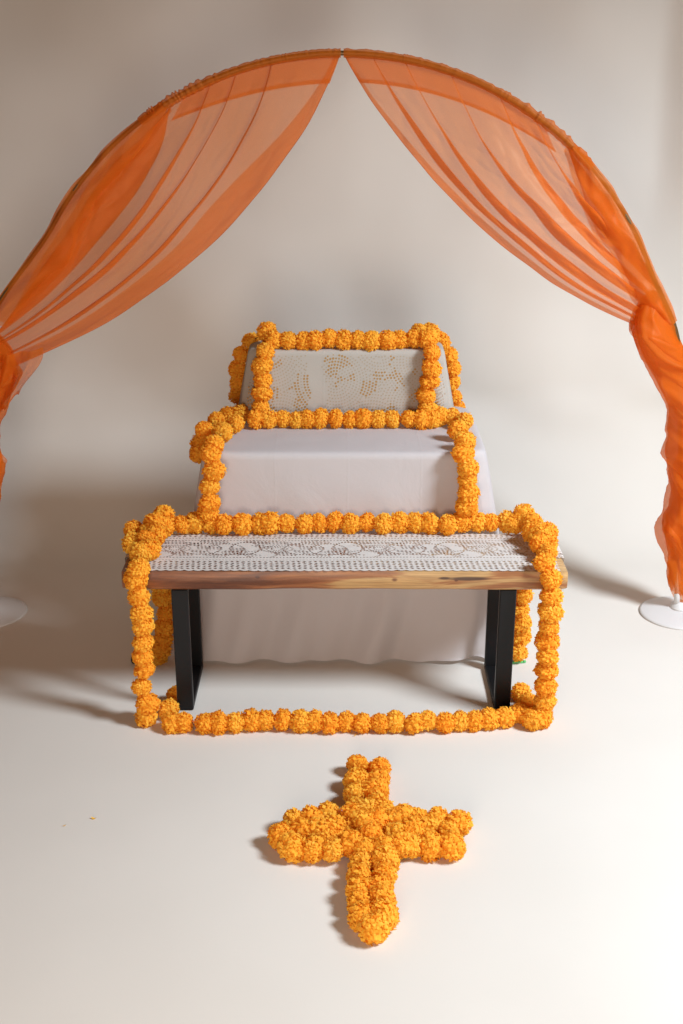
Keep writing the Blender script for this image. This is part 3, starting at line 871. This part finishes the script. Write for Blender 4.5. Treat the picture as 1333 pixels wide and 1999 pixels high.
# top tier
garland(py([(x, 664 + (x * 7 % 5 - 2)) for x in (536, 565, 592, 618, 645, 672, 700, 727, 754, 782, 808)], 3.89), 'straight marigold strand along the top edge of the printed box', group=GT)
garland(mixp([(512, 796, 'y', 3.83), (511, 768, 'y', 3.83), (513, 741, 'y', 3.835), (511, 713, 'y', 3.84), (515, 685, 'y', 3.85), (517, 648, 'y', 3.93), (490, 667, 'y', 4.00), (473, 693, 'y', 4.03), (463, 721, 'y', 4.05), (467, 748, 'y', 4.06), (464, 772, 'y', 4.07)]),
        'marigold strand looped over the left corner of the printed box', group=GT)
garland(mixp([(833, 799, 'y', 3.83), (836, 771, 'y', 3.83), (838, 745, 'y', 3.835), (843, 717, 'y', 3.84), (842, 688, 'y', 3.845), (835, 662, 'y', 3.88), (820, 647, 'y', 3.95), (842, 650, 'y', 4.0), (860, 667, 'y', 4.02), (875, 692, 'y', 4.05), (879, 720, 'y', 4.07), (881, 748, 'y', 4.08), (887, 776, 'y', 4.09), (889, 797, 'y', 4.1)]),
        'marigold strand looped over the right corner of the printed box', group=GT)
# middle tier
garland(pz([(x, 820 + (x * 5 % 5 - 2)) for x in (497, 522, 549, 577, 603, 629, 656, 683, 710, 738, 768, 797, 822, 848)], .745), 'marigold strand lying along the foot of the printed box', group=GT)
garland(mixp([(385, 884, 'y', 3.72), (391, 862, 'y', 3.74), (398, 840, 'z', .74), (420, 818, 'z', .745), (444, 812, 'z', .745), (470, 810, 'z', .75), (456, 828, 'z', .752), (437, 845, 'z', .75), (421, 866, 'z', .745), (414, 890, 'y', 3.485), (416, 920, 'y', 3.475), (415, 950, 'y', 3.47), (412, 980, 'y', 3.465), (403, 1002, 'y', 3.46)]),
        'marigold strand curving over the left front edge of the white table', group=GT)
garland(mixp([(858, 812, 'z', .75), (883, 812, 'z', .75), (908, 822, 'z', .745), (893, 840, 'z', .75), (905, 862, 'z', .745), (908, 886, 'y', 3.50), (911, 912, 'y', 3.48), (914, 936, 'y', 3.475), (916, 962, 'y', 3.47), (914, 990, 'y', 3.465)]),
        'marigold strand curving over the right front edge of the white table', group=GT)
# bench tier
garland(pz([(x, 1022 + (x * 3 % 5 - 2)) for x in (328, 356, 384, 412, 443, 473, 502, 531, 562, 594, 624, 655, 686, 717, 749, 782, 815, 842, 873, 905, 934, 962, 990)], .502), 'long marigold strand along the back of the lace covered bench', group=GT)
garland(mixp([(322, 1030, 'z', .505), (316, 1006, 'z', .53), (300, 1022, 'z', .525), (303, 1044, 'z', .515), (285, 1056, 'z', .515), (292, 1076, 'z', .505), (272, 1082, 'z', .502), (270, 1106, 'z', .498), (268, 1134, 'y', 3.125), (272, 1165, 'y', 3.12), (275, 1196, 'y', 3.118), (281, 1222, 'y', 3.116), (279, 1252, 'y', 3.112), (279, 1281, 'y', 3.11), (283, 1310, 'y', 3.106), (278, 1342, 'y', 3.10), (287, 1374, 'y', 3.10), (288, 1400, 'y', 3.098)]),
        'marigold strand hanging from the left front corner of the bench to the floor', group=GT)
garland(mixp([(262, 1036, 'z', .50), (284, 1040, 'z', .505), (262, 1062, 'z', .50)]), 'three marigolds tucked against the left end of the bench top', group=GT)
garland(mixp([(312, 1140, 'y', 3.515), (313, 1166, 'y', 3.515), (318, 1194, 'y', 3.515), (320, 1220, 'y', 3.51), (321, 1246, 'y', 3.51), (316, 1268, 'y', 3.50), (308, 1288, 'y', 3.49)]),
        'marigold strand hanging behind the left bench leg', group=GT)
garland(mixp([(1004, 1022, 'z', .505), (1026, 1006, 'z', .53), (1044, 1018, 'z', .525), (1040, 1036, 'z', .515), (1058, 1046, 'z', .512), (1052, 1062, 'z', .51), (1067, 1078, 'z', .505), (1066, 1100, 'z', .50), (1073, 1131, 'y', 3.125), (1076, 1163, 'y', 3.12), (1072, 1194, 'y', 3.118), (1073, 1224, 'y', 3.116), (1068, 1253, 'y', 3.112), (1069, 1281, 'y', 3.11), (1071, 1310, 'y', 3.106), (1066, 1338, 'y', 3.10), (1067, 1366, 'y', 3.10), (1061, 1390, 'y', 3.098)]),
        'marigold strand hanging from the right front corner of the bench to the floor', group=GT)
garland(mixp([(1066, 1040, 'z', .505), (1069, 1058, 'z', .50)]), 'two marigolds at the right end of the bench top', group=GT)
garland(mixp([(1021, 1138, 'y', 3.515), (1022, 1163, 'y', 3.515), (1018, 1190, 'y', 3.515), (1017, 1216, 'y', 3.51), (1016, 1242, 'y', 3.51), (1009, 1268, 'y', 3.50)]),
        'marigold strand hanging behind the right bench leg', group=GT)
# floor strand
garland(pz([(342, 1358), (330, 1384), (334, 1409), (363, 1410), (396, 1413), (427, 1413), (456, 1410), (487, 1409), (520, 1409), (552, 1408), (583, 1408), (615, 1408), (646, 1409), (677, 1409), (708, 1411), (739, 1411), (770, 1409), (803, 1412), (836, 1409), (868, 1409), (896, 1408), (926, 1406), (957, 1405), (986, 1401), (1013, 1392), (1024, 1372), (1016, 1354)], .0275),
        'marigold strand lying on the floor across the front of the bench legs', group=GT)
garland(pz([(1040, 1404), (1058, 1402)], .0275), 'two marigolds on the floor at the foot of the right hanging strand', group=GT)

# ------------------------------------------------------------------ marigold cross
cross = empty('marigold_cross', tuple(PZ(720, 1640, 0)), 'cross shape made of marigold heads lying on the floor', 'flower cross')
def cp(lst, z):
    return [PZ(480 + x * .36, 1440 + y * .36, z) for x, y in lst]
strA = [(608, 155), (604, 235), (600, 315), (600, 380), (560, 430), (585, 500), (575, 570), (640, 612), (620, 685), (613, 765), (610, 840), (618, 905), (624, 975), (705, 1035)]
strB = [(715, 165), (711, 238), (703, 312), (700, 375), (655, 405), (735, 400), (700, 455), (690, 530), (760, 610), (756, 680), (748, 755), (741, 825), (738, 893), (748, 965)]
strC = [(245, 465), (345, 450), (445, 425), (300, 515), (390, 515), (480, 500), (180, 545), (245, 605), (360, 605), (475, 612), (640, 470)]
strD = [(800, 450), (855, 440), (940, 452), (1040, 445), (1160, 462), (800, 540), (900, 510), (1000, 490), (1100, 515), (900, 592), (1010, 592), (1115, 592), (830, 585)]
for lst, z0, ax in ((strA, .028, Vector((0, 1, 0))), (strB, .028, Vector((0, 1, 0))), (strC, .027, Vector((1, 0, 0))), (strD, .027, Vector((1, 0, 0)))):
    for (x, y), p in zip(lst, cp(lst, z0)):
        r_ = math.hypot((x - 680) / 170., (y - 500) / 140.)
        up = .020 * max(0, 1 - r_ * .6) if frnd.random() < .8 else 0
        p = PZ(480 + x * .36, 1440 + y * .36 , z0 + up)
        p += Vector((frnd.gauss(0, .003), frnd.gauss(0, .003), abs(frnd.gauss(0, .003))))
        place_flower(p, cross, ax, frnd.uniform(.93, 1.06), .97)
for (x, y) in [(620, 430), (690, 490), (760, 470), (640, 560), (720, 580), (560, 500), (830, 500), (480, 560), (880, 550), (430, 560)]:
    place_flower(PZ(480 + x * .36, 1440 + y * .36, .026), cross, Vector((1, 0, 0)), .95, .95)

# ------------------------------------------------------------------ little things
def petal(px, py_, rot, ln, label):
    p = PZ(px, py_, .002)
    n = 9; V_, F_ = [], []
    for i in range(n):
        f = i / (n - 1); wdt = ln * .22 * math.sin(math.pi * (.08 + .88 * f))
        for q in (-1, 0, 1):
            x, y = (f - .5) * ln, q * wdt
            V_.append((p.x + x * math.cos(rot) - y * math.sin(rot), p.y + x * math.sin(rot) + y * math.cos(rot), .0015 + .004 * (2 * f - 1) ** 2 + .0008 * abs(q)))
    for i in range(n - 1):
        for q in range(2): F_.append((i * 3 + q, i * 3 + q + 1, i * 3 + q + 4, i * 3 + q + 3))
    me_o = mesh_obj('fallen_petal', V_, F_, M_petal)
    at = me_o.data.attributes.new('tint', 'FLOAT', 'POINT'); at.data.foreach_set('value', [.6] * len(V_))
    tag(me_o, label, 'petal', 'petals fallen on the floor')
petal(183, 1598, -.3, .0145, 'larger of two orange petals lying alone on the left floor')
petal(126, 1612, .4, .007, 'tiny orange petal crumb left of the larger fallen petal')
petal(693, 1436, .8, .009, 'orange petal scrap just in front of the floor strand')
a, b_ = PZ(990, 1294, .006), PZ(1026, 1291, .006)
a2 = a + (a - b_) * 1.2
V_, F_ = sweep([a2, a2.lerp(b_, .3) + Vector((0, 0, .001)), a2.lerp(b_, .7), b_], .0042, 10)
tag(mesh_obj('green_stem', V_, F_, M_green), 'short green plastic stem on the floor behind the right bench leg', 'stem')
k = PZ(259, 1287, .012)
V_, F_ = lathe([(.0, .0), (.009, .0), (.012, .004), (.0125, .012), (.011, .02), (.006, .025), (.003, .0262)], k.x + .006, k.y, 20)
tag(mesh_obj('rubber_foot', V_, F_, M_rubber), 'small black rubber knob behind the left hanging strand', 'knob')
tp = [(140, 1818), (135, 1842), (158, 1862), (190, 1864), (225, 1852), (250, 1828), (270, 1806), (310, 1797), (345, 1800)]
pts_ = [PZ(x - 100, y, .001) for x, y in tp]
sp = []
for i in range(len(pts_) - 1):
    p0, p1, p2, p3 = pts_[max(i - 1, 0)], pts_[i], pts_[i + 1], pts_[min(i + 2, len(pts_) - 1)]
    for q in range(6):
        t = q / 6; sp.append(.5 * ((2 * p1) + (p2 - p0) * t + (2 * p0 - 5 * p1 + 4 * p2 - p3) * t * t + (3 * p1 - p0 - 3 * p2 + p3) * t ** 3))
V_, F_ = sweep(sp, .0004, 5)
tag(mesh_obj('loose_thread', V_, F_, M_thread), 'fine pale thread curled on the floor at the lower left', 'thread')
